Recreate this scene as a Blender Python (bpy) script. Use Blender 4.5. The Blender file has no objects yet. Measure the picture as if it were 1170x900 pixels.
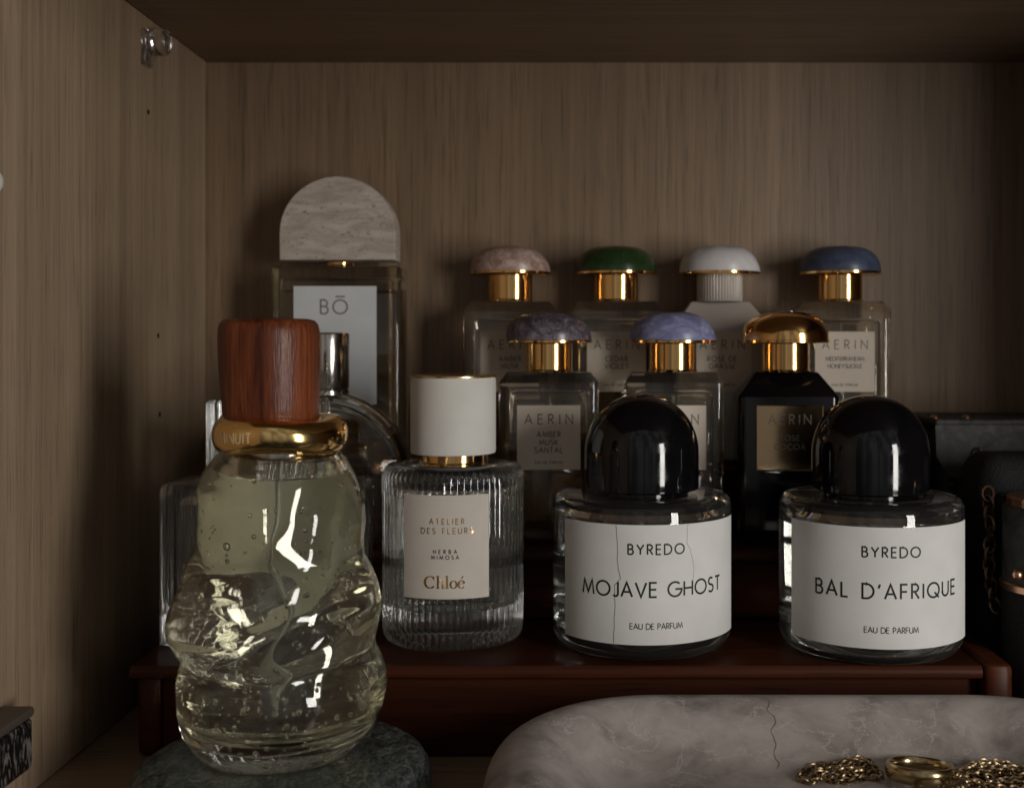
import bpy, bmesh, math, random, functools
from mathutils import Vector, Matrix, noise as mnoise
PI = math.pi
random.seed(7)
S = bpy.context.scene
COL = S.collection

# ------------------------------------------------------------------ camera
H = 0.1584                      # lens height above the shelf floor (m)
cam = bpy.data.cameras.new("camera")
cam.sensor_width = 36.0
cam.lens = 40.0
cam.shift_x = -75 / 1170
cam.shift_y = -60 / 1170
cam.clip_start = 0.01
cam.clip_end = 50
cam.dof.use_dof = True
cam.dof.focus_distance = 0.42
cam.dof.aperture_fstop = 13.0
camo = bpy.data.objects.new("camera", cam)
camo.location = (0, 0, H)
camo.rotation_euler = (PI / 2, 0, 0)
COL.objects.link(camo)
S.camera = camo

# ------------------------------------------------------------------ world, lamps, exposure
W = bpy.data.worlds.new("World")
S.world = W
W.use_nodes = True
WN, WL = W.node_tree.nodes, W.node_tree.links
bg = WN["Background"]


def wnode(kind, **kw):
    n = WN.new(kind)
    for k, v in kw.items():
        setattr(n, k, v)
    return n


def wlink(a, ao, b, bi):
    WL.new(a.outputs[ao], b.inputs[bi])


# the dim room the cupboard opens to: brightest ahead and above, with soft upright noise bands added to stripe the gold reflections
w_tc = wnode("ShaderNodeTexCoord")
w_dot = wnode("ShaderNodeVectorMath", operation='DOT_PRODUCT')
w_dot.inputs[1].default_value = Vector((0.10, -0.86, 0.50)).normalized()
wlink(w_tc, "Generated", w_dot, 0)
w_lobe = wnode("ShaderNodeMapRange", interpolation_type='SMOOTHERSTEP')
w_lobe.inputs[1].default_value = 0.45
w_lobe.inputs[2].default_value = 1.0
w_lobe.inputs[3].default_value = 0.014
w_lobe.inputs[4].default_value = 0.21
wlink(w_dot, "Value", w_lobe, 0)
w_map = wnode("ShaderNodeMapping")
w_map.inputs["Scale"].default_value = (3.6, 3.6, 0.25)
wlink(w_tc, "Generated", w_map, 0)
w_noise = wnode("ShaderNodeTexNoise")
w_noise.inputs["Scale"].default_value = 1.6
w_noise.inputs["Detail"].default_value = 1.0
wlink(w_map, 0, w_noise, "Vector")
w_band = wnode("ShaderNodeMapRange", interpolation_type='SMOOTHSTEP')
w_band.inputs[1].default_value = 0.40
w_band.inputs[2].default_value = 0.62
w_band.inputs[3].default_value = 0.55
w_band.inputs[4].default_value = 1.30
wlink(w_noise, 0, w_band, 0)
w_mul = wnode("ShaderNodeMath", operation='MULTIPLY')
wlink(w_lobe, 0, w_mul, 0)
wlink(w_band, 0, w_mul, 1)
bg.inputs[0].default_value = (1.0, 0.965, 0.91, 1)
wlink(w_mul, 0, bg, "Strength")


def lamp(name, loc, target, sx, sy, power, color):
    l = bpy.data.lights.new(name, 'AREA')
    l.shape = 'RECTANGLE'
    l.size = sx
    l.size_y = sy
    l.energy = power
    l.color = color
    o = bpy.data.objects.new(name, l)
    o.location = loc
    d = Vector(target) - Vector(loc)
    o.rotation_euler = d.to_track_quat('-Z', 'Y').to_euler()
    COL.objects.link(o)
    return o


# the tall window to the right of the open cupboard
lamp("window_light", (0.80, -0.52, 0.18), (0.0, 0.47, 0.12), 0.20, 0.64, 8.0, (1.0, 0.965, 0.91))

S.view_settings.view_transform = 'Standard'
S.view_settings.look = 'None'
S.view_settings.exposure = 0.0
S.view_settings.gamma = 1.0
S.view_settings.use_curve_mapping = False
S.cycles.max_bounces = 20
S.cycles.transmission_bounces = 20
S.cycles.glossy_bounces = 8
S.cycles.diffuse_bounces = 4
S.cycles.transparent_max_bounces = 12
S.cycles.blur_glossy = 0.6
S.cycles.sample_clamp_indirect = 20.0
S.cycles.use_denoising = True


# ------------------------------------------------------------------ material helpers
def mat(name, color, rough=0.5, metal=0.0, trans=0.0, ior=1.45, coat=0.0, spec=0.5):
    m = bpy.data.materials.new(name)
    m.use_nodes = True
    b = m.node_tree.nodes["Principled BSDF"]
    b.inputs["Base Color"].default_value = (*color, 1)
    b.inputs["Roughness"].default_value = rough
    b.inputs["Metallic"].default_value = metal
    b.inputs["Transmission Weight"].default_value = trans
    b.inputs["IOR"].default_value = ior
    b.inputs["Coat Weight"].default_value = coat
    b.inputs["Specular IOR Level"].default_value = spec
    return m


def N(m, t, **kw):
    n = m.node_tree.nodes.new(t)
    for k, v in kw.items():
        if k.startswith("i_"):
            n.inputs[k[2:].replace("_", " ")].default_value = v
        else:
            setattr(n, k, v)
    return n


def L(m, a, ao, b, bi):
    m.node_tree.links.new(a.outputs[ao], b.inputs[bi])


def coords(m, scale, rot=(0, 0, 0)):
    tc = N(m, "ShaderNodeTexCoord")
    mp = N(m, "ShaderNodeMapping")
    mp.inputs["Scale"].default_value = scale
    mp.inputs["Rotation"].default_value = rot
    L(m, tc, "Object", mp, "Vector")
    return mp


def ramp(m, stops):
    r = N(m, "ShaderNodeValToRGB")
    e = r.color_ramp.elements
    while len(e) < len(stops):
        e.new(0.5)
    for k, (p, c) in enumerate(stops):
        e[k].position = p
        e[k].color = (*c, 1)
    return r


def bump(m, src, out, strength, dist):
    b = N(m, "ShaderNodeBump")
    b.inputs["Strength"].default_value = strength
    b.inputs["Distance"].default_value = dist
    L(m, src, out, b, "Height")
    L(m, b, "Normal", m.node_tree.nodes["Principled BSDF"], "Normal")
    return b


def wood(name, c_dark, c_mid, c_light, axis, rough=0.45, fine=420.0, along=9.0, bstr=0.25, coat=0.0):
    """Veneer: streaks along one axis, broad tone bands and short dark pores."""
    m = mat(name, c_mid, rough, coat=coat)
    sc = [fine * 0.16] * 3
    sc[axis] = along * 0.22
    sf = [fine] * 3
    sf[axis] = along
    sp = [fine * 2.6] * 3
    sp[axis] = along * 6
    n1 = N(m, "ShaderNodeTexNoise", i_Scale=1.0, i_Detail=3.0, i_Distortion=0.6)
    n2 = N(m, "ShaderNodeTexNoise", i_Scale=1.0, i_Detail=4.0, i_Distortion=0.2)
    n3 = N(m, "ShaderNodeTexNoise", i_Scale=1.0, i_Detail=1.0)
    L(m, coords(m, sc), 0, n1, "Vector")
    L(m, coords(m, sf), 0, n2, "Vector")
    L(m, coords(m, sp), 0, n3, "Vector")
    mx = N(m, "ShaderNodeMix", data_type='FLOAT')
    mx.inputs[0].default_value = 0.6
    L(m, n1, 0, mx, 2)
    L(m, n2, 0, mx, 3)
    sb = [fine * 0.045] * 3
    sb[axis] = along * 0.10
    n4 = N(m, "ShaderNodeTexNoise", i_Scale=1.0, i_Detail=2.0, i_Distortion=0.8)
    L(m, coords(m, sb), 0, n4, "Vector")
    mb = N(m, "ShaderNodeMix", data_type='FLOAT')
    mb.inputs[0].default_value = 0.35
    L(m, mx, 0, mb, 2)
    L(m, n4, 0, mb, 3)
    mx = mb
    r = ramp(m, [(0.38, c_dark), (0.5, c_mid), (0.62, c_light)])
    L(m, mx, 0, r, 0)
    rp = ramp(m, [(0.30, (0.45, 0.45, 0.45)), (0.42, (1, 1, 1))])
    L(m, n3, 0, rp, 0)
    mul = N(m, "ShaderNodeMix", data_type='RGBA', blend_type='MULTIPLY')
    mul.inputs[0].default_value = 0.55
    L(m, r, 0, mul, 6)
    L(m, rp, 0, mul, 7)
    L(m, mul, 2, m.node_tree.nodes["Principled BSDF"], "Base Color")
    bump(m, n3, 0, bstr, 0.0004)
    return m


def stone(name, c1, c2, c3, scale, rough=0.4, stretch=(1, 1, 1), vein=None, coat=0.0, bstr=0.1, mid=0.5, dist=1.2):
    m = mat(name, c2, rough, coat=coat)
    mp = coords(m, tuple(scale * s for s in stretch))
    n1 = N(m, "ShaderNodeTexNoise", i_Scale=1.0, i_Detail=8.0, i_Roughness=0.62, i_Distortion=dist)
    L(m, mp, 0, n1, "Vector")
    r = ramp(m, [(mid - 0.18, c1), (mid, c2), (mid + 0.18, c3)])
    L(m, n1, 0, r, 0)
    out, oi = r, 0
    if vein:
        vs, vc, vw = vein
        mv = coords(m, tuple(vs * s for s in stretch))
        n2 = N(m, "ShaderNodeTexNoise", i_Scale=1.0, i_Detail=8.0, i_Roughness=0.6, i_Distortion=dist)
        L(m, mv, 0, n2, "Vector")
        d = N(m, "ShaderNodeMath", operation='SUBTRACT')
        d.inputs[1].default_value = 0.5
        L(m, n2, 0, d, 0)
        a = N(m, "ShaderNodeMath", operation='ABSOLUTE')
        L(m, d, 0, a, 0)
        rv = ramp(m, [(0.0, (1, 1, 1)), (vw, (0, 0, 0))])
        L(m, a, 0, rv, 0)
        mx = N(m, "ShaderNodeMix", data_type='RGBA')
        L(m, rv, 0, mx, 0)
        L(m, r, 0, mx, 6)
        mx.inputs[7].default_value = (*vc, 1)
        out, oi = mx, 2
    L(m, out, oi, m.node_tree.nodes["Principled BSDF"], "Base Color")
    bump(m, n1, 0, bstr, 0.0005)
    return m


def pits(m, scale, th, dark):
    """small dark holes with uneven edges"""
    b = m.node_tree.nodes["Principled BSDF"]
    src = b.inputs["Base Color"].links[0].from_socket
    n = N(m, "ShaderNodeTexNoise", i_Scale=1.0, i_Detail=3.0, i_Roughness=0.6)
    L(m, coords(m, (scale, scale, scale * 1.7)), 0, n, "Vector")
    r = ramp(m, [(th, (dark, dark, dark)), (th + 0.05, (1, 1, 1))])
    L(m, n, 0, r, 0)
    mx = N(m, "ShaderNodeMix", data_type='RGBA', blend_type='MULTIPLY')
    mx.inputs[0].default_value = 1.0
    m.node_tree.links.new(src, mx.inputs[6])
    L(m, r, 0, mx, 7)
    L(m, mx, 2, b, "Base Color")
    return m


def paper(name, c, rough=0.75):
    m = mat(name, c, rough)
    mp = coords(m, (900, 900, 900))
    n = N(m, "ShaderNodeTexNoise", i_Scale=1.0, i_Detail=4.0)
    L(m, mp, 0, n, "Vector")
    n2 = N(m, "ShaderNodeTexNoise", i_Scale=60.0, i_Detail=3.0)
    L(m, coords(m, (1, 1, 1)), 0, n2, "Vector")
    d = tuple(x * 0.92 for x in c)
    r = ramp(m, [(0.35, d), (0.65, c)])
    L(m, n2, 0, r, 0)
    L(m, r, 0, m.node_tree.nodes["Principled BSDF"], "Base Color")
    bump(m, n, 0, 0.12, 0.0002)
    return m


def metal(name, c, rough, smudge=0.12):
    m = mat(name, c, rough, 1.0)
    n = N(m, "ShaderNodeTexNoise", i_Scale=1.0, i_Detail=5.0)
    L(m, coords(m, (220, 220, 220)), 0, n, "Vector")
    mr = N(m, "ShaderNodeMapRange")
    mr.inputs[3].default_value = rough
    mr.inputs[4].default_value = rough + smudge
    L(m, n, 0, mr, 0)
    L(m, mr, 0, m.node_tree.nodes["Principled BSDF"], "Roughness")
    return m


def glass(name, c=(1, 1, 1), rough=0.0, ior=1.5, cloudy=0.0, ccol=(1, 1, 1)):
    m = mat(name, c, rough, trans=1.0, ior=ior)
    if cloudy:
        m.node_tree.nodes["Principled BSDF"].inputs["Transmission Weight"].default_value = 1 - cloudy
    return m


M = {}
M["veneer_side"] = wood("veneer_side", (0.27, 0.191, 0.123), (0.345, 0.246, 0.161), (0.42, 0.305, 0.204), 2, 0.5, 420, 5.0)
M["veneer_back"] = wood("veneer_back", (0.163, 0.107, 0.065), (0.205, 0.136, 0.083), (0.25, 0.168, 0.106), 2, 0.5, 420, 5.0)  # same veneer as the sides, darkened with the recess's shade in its colour
M["veneer_flat"] = wood("veneer_flat", (0.20, 0.138, 0.09), (0.25, 0.172, 0.112), (0.30, 0.21, 0.14), 0, 0.5, 260, 4.0)
M["mahogany"] = wood("mahogany", (0.040, 0.0105, 0.0042), (0.062, 0.0165, 0.0064), (0.092, 0.026, 0.010), 0, 0.42, 200, 5.0, 0.08)
M["mahogany"].node_tree.nodes["Principled BSDF"].inputs["Specular IOR Level"].default_value = 0.2
M["mahogany_matt"] = wood("mahogany_matt", (0.030, 0.008, 0.0035), (0.046, 0.0125, 0.005), (0.068, 0.019, 0.0075), 0, 0.7, 200, 5.0, 0.08)
M["mahogany_matt"].node_tree.nodes["Principled BSDF"].inputs["Specular IOR Level"].default_value = 0.1
M["padauk"] = wood("padauk", (0.060, 0.014, 0.006), (0.150, 0.036, 0.013), (0.25, 0.075, 0.030), 2, 0.36, 800, 26.0, 0.3)
M["padauk"].node_tree.nodes["Principled BSDF"].inputs["Specular IOR Level"].default_value = 0.35
M["travertine"] = stone("travertine", (0.33, 0.27, 0.23), (0.45, 0.385, 0.335), (0.53, 0.465, 0.415), 70, 0.7, (0.8, 0.8, 3.6), (70, (0.34, 0.28, 0.24), 0.012), bstr=0.4, dist=0.5)
pits(M["travertine"], 420, 0.34, 0.55)
M["green_marble"] = stone("green_marble", (0.028, 0.040, 0.037), (0.135, 0.160, 0.150), (0.42, 0.46, 0.435), 380, 0.3, (1, 0.5, 1), (120, (0.25, 0.28, 0.26), 0.012), mid=0.56)
pits(M["green_marble"], 700, 0.40, 0.5)
M["dish_marble"] = stone("dish_marble", (0.18, 0.153, 0.142), (0.41, 0.357, 0.333), (0.55, 0.49, 0.46), 42, 0.42, (1, 1.2, 1), (55, (0.58, 0.525, 0.50), 0.012), dist=0.35, mid=0.45)
M["rose_stone"] = stone("rose_stone", (0.22, 0.13, 0.105), (0.33, 0.21, 0.17), (0.52, 0.40, 0.35), 120, 0.3, vein=(140, (0.55, 0.45, 0.40), 0.02))
M["green_stone"] = stone("green_stone", (0.012, 0.028, 0.009), (0.020, 0.042, 0.014), (0.032, 0.060, 0.020), 90, 0.22)
M["white_stone"] = stone("white_stone", (0.52, 0.49, 0.50), (0.58, 0.56, 0.57), (0.64, 0.62, 0.63), 60, 0.35)
M["navy_stone"] = stone("navy_stone", (0.036, 0.047, 0.082), (0.055, 0.070, 0.115), (0.08, 0.10, 0.155), 120, 0.3)
M["plum_stone"] = stone("plum_stone", (0.045, 0.035, 0.05), (0.085, 0.07, 0.09), (0.24, 0.20, 0.22), 130, 0.25, vein=(110, (0.30, 0.25, 0.27), 0.015))
M["lilac_stone"] = stone("lilac_stone", (0.13, 0.135, 0.26), (0.20, 0.21, 0.37), (0.34, 0.36, 0.52), 110, 0.3, (1, 1, 2))
M["gold"] = metal("gold", (0.86, 0.53, 0.21), 0.08, 0.08)
M["old_gold"] = metal("old_gold", (0.40, 0.29, 0.17), 0.30)
M["ring_gold"] = metal("ring_gold", (0.92, 0.62, 0.25), 0.09, 0.08)
M["engraving"] = mat("engraving", (0.75, 0.60, 0.38), 0.5)
M["band_gold"] = metal("band_gold", (0.55, 0.43, 0.24), 0.14)
M["pale_gold"] = metal("pale_gold", (0.80, 0.62, 0.36), 0.16)
M["copper"] = metal("copper", (0.70, 0.40, 0.26), 0.25)
M["dark_copper"] = metal("dark_copper", (0.22, 0.135, 0.09), 0.38)
M["chrome"] = metal("chrome", (0.55, 0.52, 0.48), 0.10)
M["bronze_mirror"] = metal("bronze_mirror", (0.56, 0.40, 0.24), 0.12, 0.08)
M["black_gloss"] = mat("black_gloss", (0.004, 0.004, 0.005), 0.06, ior=1.5)
n_ = N(M["black_gloss"], "ShaderNodeTexNoise", i_Scale=1.0, i_Detail=6.0, i_Roughness=0.7)
L(M["black_gloss"], coords(M["black_gloss"], (90, 90, 140)), 0, n_, "Vector")
r_ = N(M["black_gloss"], "ShaderNodeMapRange", i_From_Min=0.45, i_From_Max=0.75, i_To_Min=0.05, i_To_Max=0.22)
L(M["black_gloss"], n_, 0, r_, 0)
L(M["black_gloss"], r_, 0, M["black_gloss"].node_tree.nodes["Principled BSDF"], "Roughness")
M["black_lacquer"] = mat("black_lacquer", (0.004, 0.003, 0.004), 0.10)
M["white_lacquer"] = mat("white_lacquer", (0.42, 0.38, 0.34), 0.3)
M["label_white"] = paper("label_white", (0.75, 0.745, 0.725))
M["label_cool"] = paper("label_cool", (0.60, 0.62, 0.64))
M["label_front"] = paper("label_front", (0.80, 0.70, 0.59))  # paler copy of label_grey, its colour lifted against shade on the front row
M["label_back"] = paper("label_back", (0.93, 0.92, 0.84))
M["label_cream"] = paper("label_cream", (0.62, 0.56, 0.50))
M["label_grey"] = paper("label_grey", (0.56, 0.49, 0.41))
M["cap_paper"] = paper("cap_paper", (0.70, 0.68, 0.635))
M["ink"] = mat("ink", (0.012, 0.012, 0.013), 0.6)
M["ink_brown"] = mat("ink_brown", (0.09, 0.075, 0.062), 0.6)
M["ink_grey"] = mat("ink_grey", (0.20, 0.18, 0.17), 0.6)
M["ink_silver"] = metal("ink_silver", (0.36, 0.32, 0.28), 0.35)
M["glass"] = glass("glass", (0.97, 0.985, 0.975), cloudy=0.012)
M["glass_warm"] = glass("glass_warm", (0.93, 0.885, 0.79), cloudy=0.012)
M["glass_olive"] = glass("glass_olive", (0.985, 0.985, 0.945))
M["perfume_clear"] = glass("perfume_clear", (0.97, 0.965, 0.93), ior=1.36)
M["perfume_amber"] = glass("perfume_amber", (0.50, 0.30, 0.16), ior=1.36)
M["perfume_olive"] = glass("perfume_olive", (0.70, 0.62, 0.42), ior=1.36)
M["perfume_green"] = glass("perfume_green", (1.0, 0.985, 0.87), 0.0, 1.36, 0.025)
M["air"] = glass("air", (1, 1, 1), 0.0, 0.67)
M["clear_plastic"] = glass("clear_plastic", (0.93, 0.94, 0.95), 0.08, 1.46)
M["tube"] = mat("tube", (0.30, 0.30, 0.24), 0.4)
M["white_plastic"] = mat("white_plastic", (0.75, 0.73, 0.70), 0.4)
M["hole_shade"] = mat("hole_shade", (0.02, 0.014, 0.01), 0.9)


def leather(name, c, scale, bs, rough=0.42):
    m = mat(name, c, rough)
    v = N(m, "ShaderNodeTexVoronoi", i_Scale=1.0)
    L(m, coords(m, (scale, scale, scale)), 0, v, "Vector")
    bump(m, v, 0, bs, 0.0008)
    return m


M["leather"] = leather("leather", (0.008, 0.008, 0.009), 700, 0.5)
M["suede"] = leather("suede", (0.008, 0.008, 0.009), 900, 0.3, 0.8)
m = M["embossed"] = mat("embossed", (0.02, 0.018, 0.018), 0.35)
n_ = N(m, "ShaderNodeTexNoise", i_Scale=1.0, i_Detail=2.0, i_Distortion=1.5)
L(m, coords(m, (330, 330, 110)), 0, n_, "Vector")
r_ = ramp(m, [(0.52, (0.012, 0.010, 0.010)), (0.60, (0.20, 0.18, 0.165))])
L(m, n_, 0, r_, 0)
L(m, r_, 0, m.node_tree.nodes["Principled BSDF"], "Base Color")
bump(m, n_, 0, 0.8, 0.001)
M["box_lid"] = mat("box_lid", (0.10, 0.08, 0.066), 0.4)
M["canvas"] = stone("canvas", (0.022, 0.022, 0.02), (0.045, 0.045, 0.042), (0.085, 0.085, 0.08), 110, 0.6)


# ------------------------------------------------------------------ object helpers
def thing(name, label, cat, loc=(0, 0, 0), rz=0.0, group=None):
    o = bpy.data.objects.new(name, None)
    o.empty_display_size = 0.01
    COL.objects.link(o)
    o.location = loc
    o.rotation_euler = (0, 0, rz)
    tag(o, label, cat, group)
    return o


def tag(o, label, cat, group=None):
    o["label"] = label
    o["category"] = cat
    if group:
        o["group"] = group
    return o


def put(name, bm, m, parent=None, sharp=35, label=None):
    me = bpy.data.meshes.new(name)
    bm.to_mesh(me)
    bm.free()
    for p in me.polygons:
        p.use_smooth = True
    me.set_sharp_from_angle(angle=math.radians(sharp))
    me.materials.append(M[m])
    o = bpy.data.objects.new(name, me)
    COL.objects.link(o)
    if parent:
        o.parent = parent
    if label:
        o["label"] = label
    return o


def struct(name, bm, m):
    o = put(name, bm, m)
    o["kind"] = "structure"
    return o


def circle(r, n=64):
    return [(r * math.cos(2 * PI * k / n), r * math.sin(2 * PI * k / n)) for k in range(n)]


def rrect(hx, hy, r, n=6):
    r = max(min(r, hx - 1e-5, hy - 1e-5), 1e-5)
    out = []
    for cx, cy, a in ((hx - r, hy - r, 0), (-hx + r, hy - r, 90), (-hx + r, -hy + r, 180), (hx - r, -hy + r, 270)):
        for k in range(n + 1):
            t = math.radians(a + 90 * k / n)
            out.append((cx + r * math.cos(t), cy + r * math.sin(t)))
    return out


def loft(bm, rings, cap0=True, cap1=True, flip=False):
    """rings: lists of 3-D points, counter-clockwise from above, going up."""
    vs = [[bm.verts.new(p) for p in ring] for ring in rings]
    n = len(vs[0])
    fs = []
    for a, b in zip(vs, vs[1:]):
        for k in range(n):
            q = (a[k], a[(k + 1) % n], b[(k + 1) % n], b[k])
            fs.append(q[::-1] if flip else q)
    if cap0:
        fs.append(vs[0] if flip else vs[0][::-1])
    if cap1:
        fs.append(vs[-1][::-1] if flip else vs[-1])
    for f in fs:
        bm.faces.new(f)
    return bm


def lathe(bm, prof, n=72, c=(0, 0, 0), flip=False, mod=None):
    rings = []
    for r, z in prof:
        ring = []
        for k in range(n):
            t = 2 * PI * k / n
            rr = r * (mod(t, z) if mod else 1)
            ring.append((c[0] + rr * math.cos(t), c[1] + rr * math.sin(t), c[2] + z))
        rings.append(ring)
    return loft(bm, rings, flip=flip)


def box_loft(bm, hx, hy, r, prof, c=(0, 0, 0), flip=False, n=6):
    """prof: (inset, z) pairs round a rounded rectangle."""
    rings = []
    for o, z in prof:
        rings.append([(c[0] + x, c[1] + y, c[2] + z) for x, y in rrect(hx - o, hy - o, max(r - o, 0.0006), n)])
    return loft(bm, rings, flip=flip)


def bar(bm, x0, x1, y0, y1, z0, z1, b=0.001):
    """A box with softened edges."""
    hx, hy = (x1 - x0) / 2, (y1 - y0) / 2
    return box_loft(bm, hx, hy, b * 1.5, [(b, z0), (b * 0.3, z0 + b * 0.3), (0, z0 + b), (0, z1 - b), (b * 0.3, z1 - b * 0.3), (b, z1)],
                    ((x0 + x1) / 2, (y0 + y1) / 2, 0), n=3)


def tube(bm, pts, r, n=8, closed=False):
    pts = [Vector(p) for p in pts]
    m = len(pts)
    rings = []
    up = Vector((0.13, 0.27, 0.95)).normalized()
    for k in range(m):
        a = pts[(k - 1) % m] if (closed or k) else pts[0]
        b = pts[(k + 1) % m] if (closed or k < m - 1) else pts[-1]
        d = (b - a).normalized()
        u = d.cross(up)
        if u.length < 1e-3:
            u = d.cross(Vector((1, 0, 0)))
        u.normalize()
        v = u.cross(d)
        rings.append([bm.verts.new(pts[k] + u * (r * math.cos(2 * PI * j / n)) + v * (r * math.sin(2 * PI * j / n))) for j in range(n)])
    rng = range(m if closed else m - 1)
    for k in rng:
        A, B = rings[k], rings[(k + 1) % m]
        for j in range(n):
            bm.faces.new((A[j], A[(j + 1) % n], B[(j + 1) % n], B[j]))
    if not closed:
        bm.faces.new(rings[0][::-1])
        bm.faces.new(rings[-1])
    return bm


def cyl_map(r, a0=0.0):
    def f(u, v, h):
        t = a0 + u / r
        return ((r + h) * math.sin(t), -(r + h) * math.cos(t), v)
    return f


def flat_map(y):
    return lambda u, v, h: (u, y - h, v)


def slab(bm, place, u0, u1, v0, v1, h0, h1, nu=24):
    """A label: a thin sheet following the surface."""
    rows = []
    for k in range(nu + 1):
        u = u0 + (u1 - u0) * k / nu
        rows.append([bm.verts.new(place(u, v, h)) for v, h in ((v0, h1), (v1, h1), (v1, h0), (v0, h0))])
    for a, b in zip(rows, rows[1:]):
        for j in range(4):
            bm.faces.new((a[j], b[j], b[(j + 1) % 4], a[(j + 1) % 4]))
    bm.faces.new(rows[0])
    bm.faces.new(rows[-1][::-1])
    return bm


# ------------------------------------------------------------------ lettering: a drawn geometric alphabet
def arc(cx, cy, rx, ry, a0, a1, n=14):
    return [(cx + rx * math.cos(math.radians(a0 + (a1 - a0) * k / n)), cy + ry * math.sin(math.radians(a0 + (a1 - a0) * k / n))) for k in range(n + 1)]


GLYPH = {
    'A': (0.76, [[(0, 0), (0.38, 1), (0.76, 0)], [(0.13, 0.34), (0.63, 0.34)]]),
    'B': (0.52, [[(0, 0), (0, 1), (0.24, 1)] + arc(0.24, 0.765, 0.22, 0.235, 90, -90) + [(0, 0.53)], [(0.24, 0.53)] + arc(0.26, 0.265, 0.26, 0.265, 90, -90) + [(0, 0)]]),
    'C': (0.80, [arc(0.5, 0.5, 0.5, 0.5, 48, 312, 24)]),
    'D': (0.74, [[(0, 0), (0, 1), (0.24, 1)] + arc(0.24, 0.5, 0.5, 0.5, 90, -90, 20) + [(0, 0)]]),
    'E': (0.48, [[(0.48, 0), (0, 0), (0, 1), (0.48, 1)], [(0, 0.52), (0.45, 0.52)]]),
    'F': (0.46, [[(0, 0), (0, 1), (0.46, 1)], [(0, 0.50), (0.43, 0.50)]]),
    'G': (0.96, [arc(0.5, 0.5, 0.5, 0.5, 48, 360, 28) + [(0.52, 0.5)]]),
    'H': (0.66, [[(0, 0), (0, 1)], [(0.66, 0), (0.66, 1)], [(0, 0.52), (0.66, 0.52)]]),
    'I': (0.04, [[(0.02, 0), (0.02, 1)]]),
    'J': (0.36, [[(0.36, 1), (0.36, 0.2)] + arc(0.18, 0.18, 0.18, 0.18, 0, -150, 10)]),
    'K': (0.58, [[(0, 0), (0, 1)], [(0.52, 1), (0.02, 0.48), (0.58, 0)]]),
    'L': (0.44, [[(0, 1), (0, 0), (0.44, 0)]]),
    'M': (0.92, [[(0, 0), (0.13, 1), (0.46, 0.1), (0.79, 1), (0.92, 0)]]),
    'N': (0.70, [[(0, 0), (0, 1), (0.70, 0), (0.70, 1)]]),
    'O': (1.0, [arc(0.5, 0.5, 0.5, 0.5, 0, 360, 32)]),
    'P': (0.48, [[(0, 0), (0, 1), (0.22, 1)] + arc(0.22, 0.74, 0.26, 0.26, 90, -90) + [(0, 0.48)]]),
    'Q': (1.0, [arc(0.5, 0.5, 0.5, 0.5, 0, 360, 32), [(0.58, 0.34), (0.98, -0.04)]]),
    'R': (0.52, [[(0, 0), (0, 1), (0.22, 1)] + arc(0.22, 0.745, 0.255, 0.255, 90, -90) + [(0, 0.49)], [(0.2, 0.49), (0.52, 0)]]),
    'S': (0.50, [arc(0.25, 0.755, 0.225, 0.245, 40, 270, 16) + arc(0.25, 0.255, 0.25, 0.255, 90, -145, 18)[1:]]),
    'T': (0.58, [[(0.29, 0), (0.29, 1)], [(0, 1), (0.58, 1)]]),
    'U': (0.62, [[(0, 1), (0, 0.31)] + arc(0.31, 0.31, 0.31, 0.31, 180, 360, 16) + [(0.62, 1)]]),
    'V': (0.74, [[(0, 1), (0.37, 0), (0.74, 1)]]),
    'X': (0.64, [[(0, 0), (0.64, 1)], [(0, 1), (0.64, 0)]]),
    'Y': (0.70, [[(0, 1), (0.35, 0.48), (0.70, 1)], [(0.35, 0.48), (0.35, 0)]]),
    "'": (0.10, [[(0.10, 1.0), (0.0, 0.72)]]),
    'Ō': (1.0, [arc(0.5, 0.5, 0.5, 0.5, 0, 360, 32), [(0.16, 1.24), (0.84, 1.24)]]),
    ' ': (0.34, []),
}


def ribbon(bm, pts, w, place, h):
    """A flat stroke of width w (number or one per point) along pts in (u, v)."""
    P = [Vector(p) for p in pts]
    closed = (P[0] - P[-1]).length < 1e-9
    if closed:
        P = P[:-1]
    n = len(P)
    vs = []
    for k in range(n):
        a = P[k - 1] if (k or closed) else None
        b = P[(k + 1) % n] if (k < n - 1 or closed) else None
        d1 = (P[k] - a).normalized() if a is not None else (b - P[k]).normalized()
        d2 = (b - P[k]).normalized() if b is not None else d1
        n1, n2 = Vector((-d1.y, d1.x)), Vector((-d2.y, d2.x))
        mt = n1 + n2
        if mt.length < 1e-4:
            mt = n1
        mt.normalize()
        ww = (w[k] if isinstance(w, (list, tuple)) else w) / 2
        mt *= ww / max(mt.dot(n1), 0.45)
        vs.append((bm.verts.new(place(*(P[k] + mt), h)), bm.verts.new(place(*(P[k] - mt), h))))
    for k in range(n if closed else n - 1):
        a, b = vs[k], vs[(k + 1) % n]
        bm.faces.new((a[1], b[1], b[0], a[0]))


def write(bm, s, place, uc, vc, h, width=None, track=0.25, weight=0.13, lift=0.0002):
    """One line of capitals, centred on (uc, vc), cap height h."""
    gw = [GLYPH[c][0] * h for c in s]
    gap = (width - sum(gw)) / max(len(s) - 1, 1) if width else track * h
    total = sum(gw) + gap * (len(s) - 1)
    u = uc - total / 2
    k = 0
    for c, w in zip(s, gw):
        for st in GLYPH[c][1]:
            # subdivide long strokes so they bend with the surface
            pts = []
            for p, q in zip(st, st[1:]):
                pts.append(p)
                if abs(p[0] - q[0]) > 0.3:
                    pts.append(((p[0] + q[0]) / 2, (p[1] + q[1]) / 2))
            pts.append(st[-1])
            ribbon(bm, [(u + x * h, vc - h / 2 + y * h) for x, y in pts], weight * h, place, lift + 4e-6 * (k % 5))
            k += 1
        u += w + gap


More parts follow.
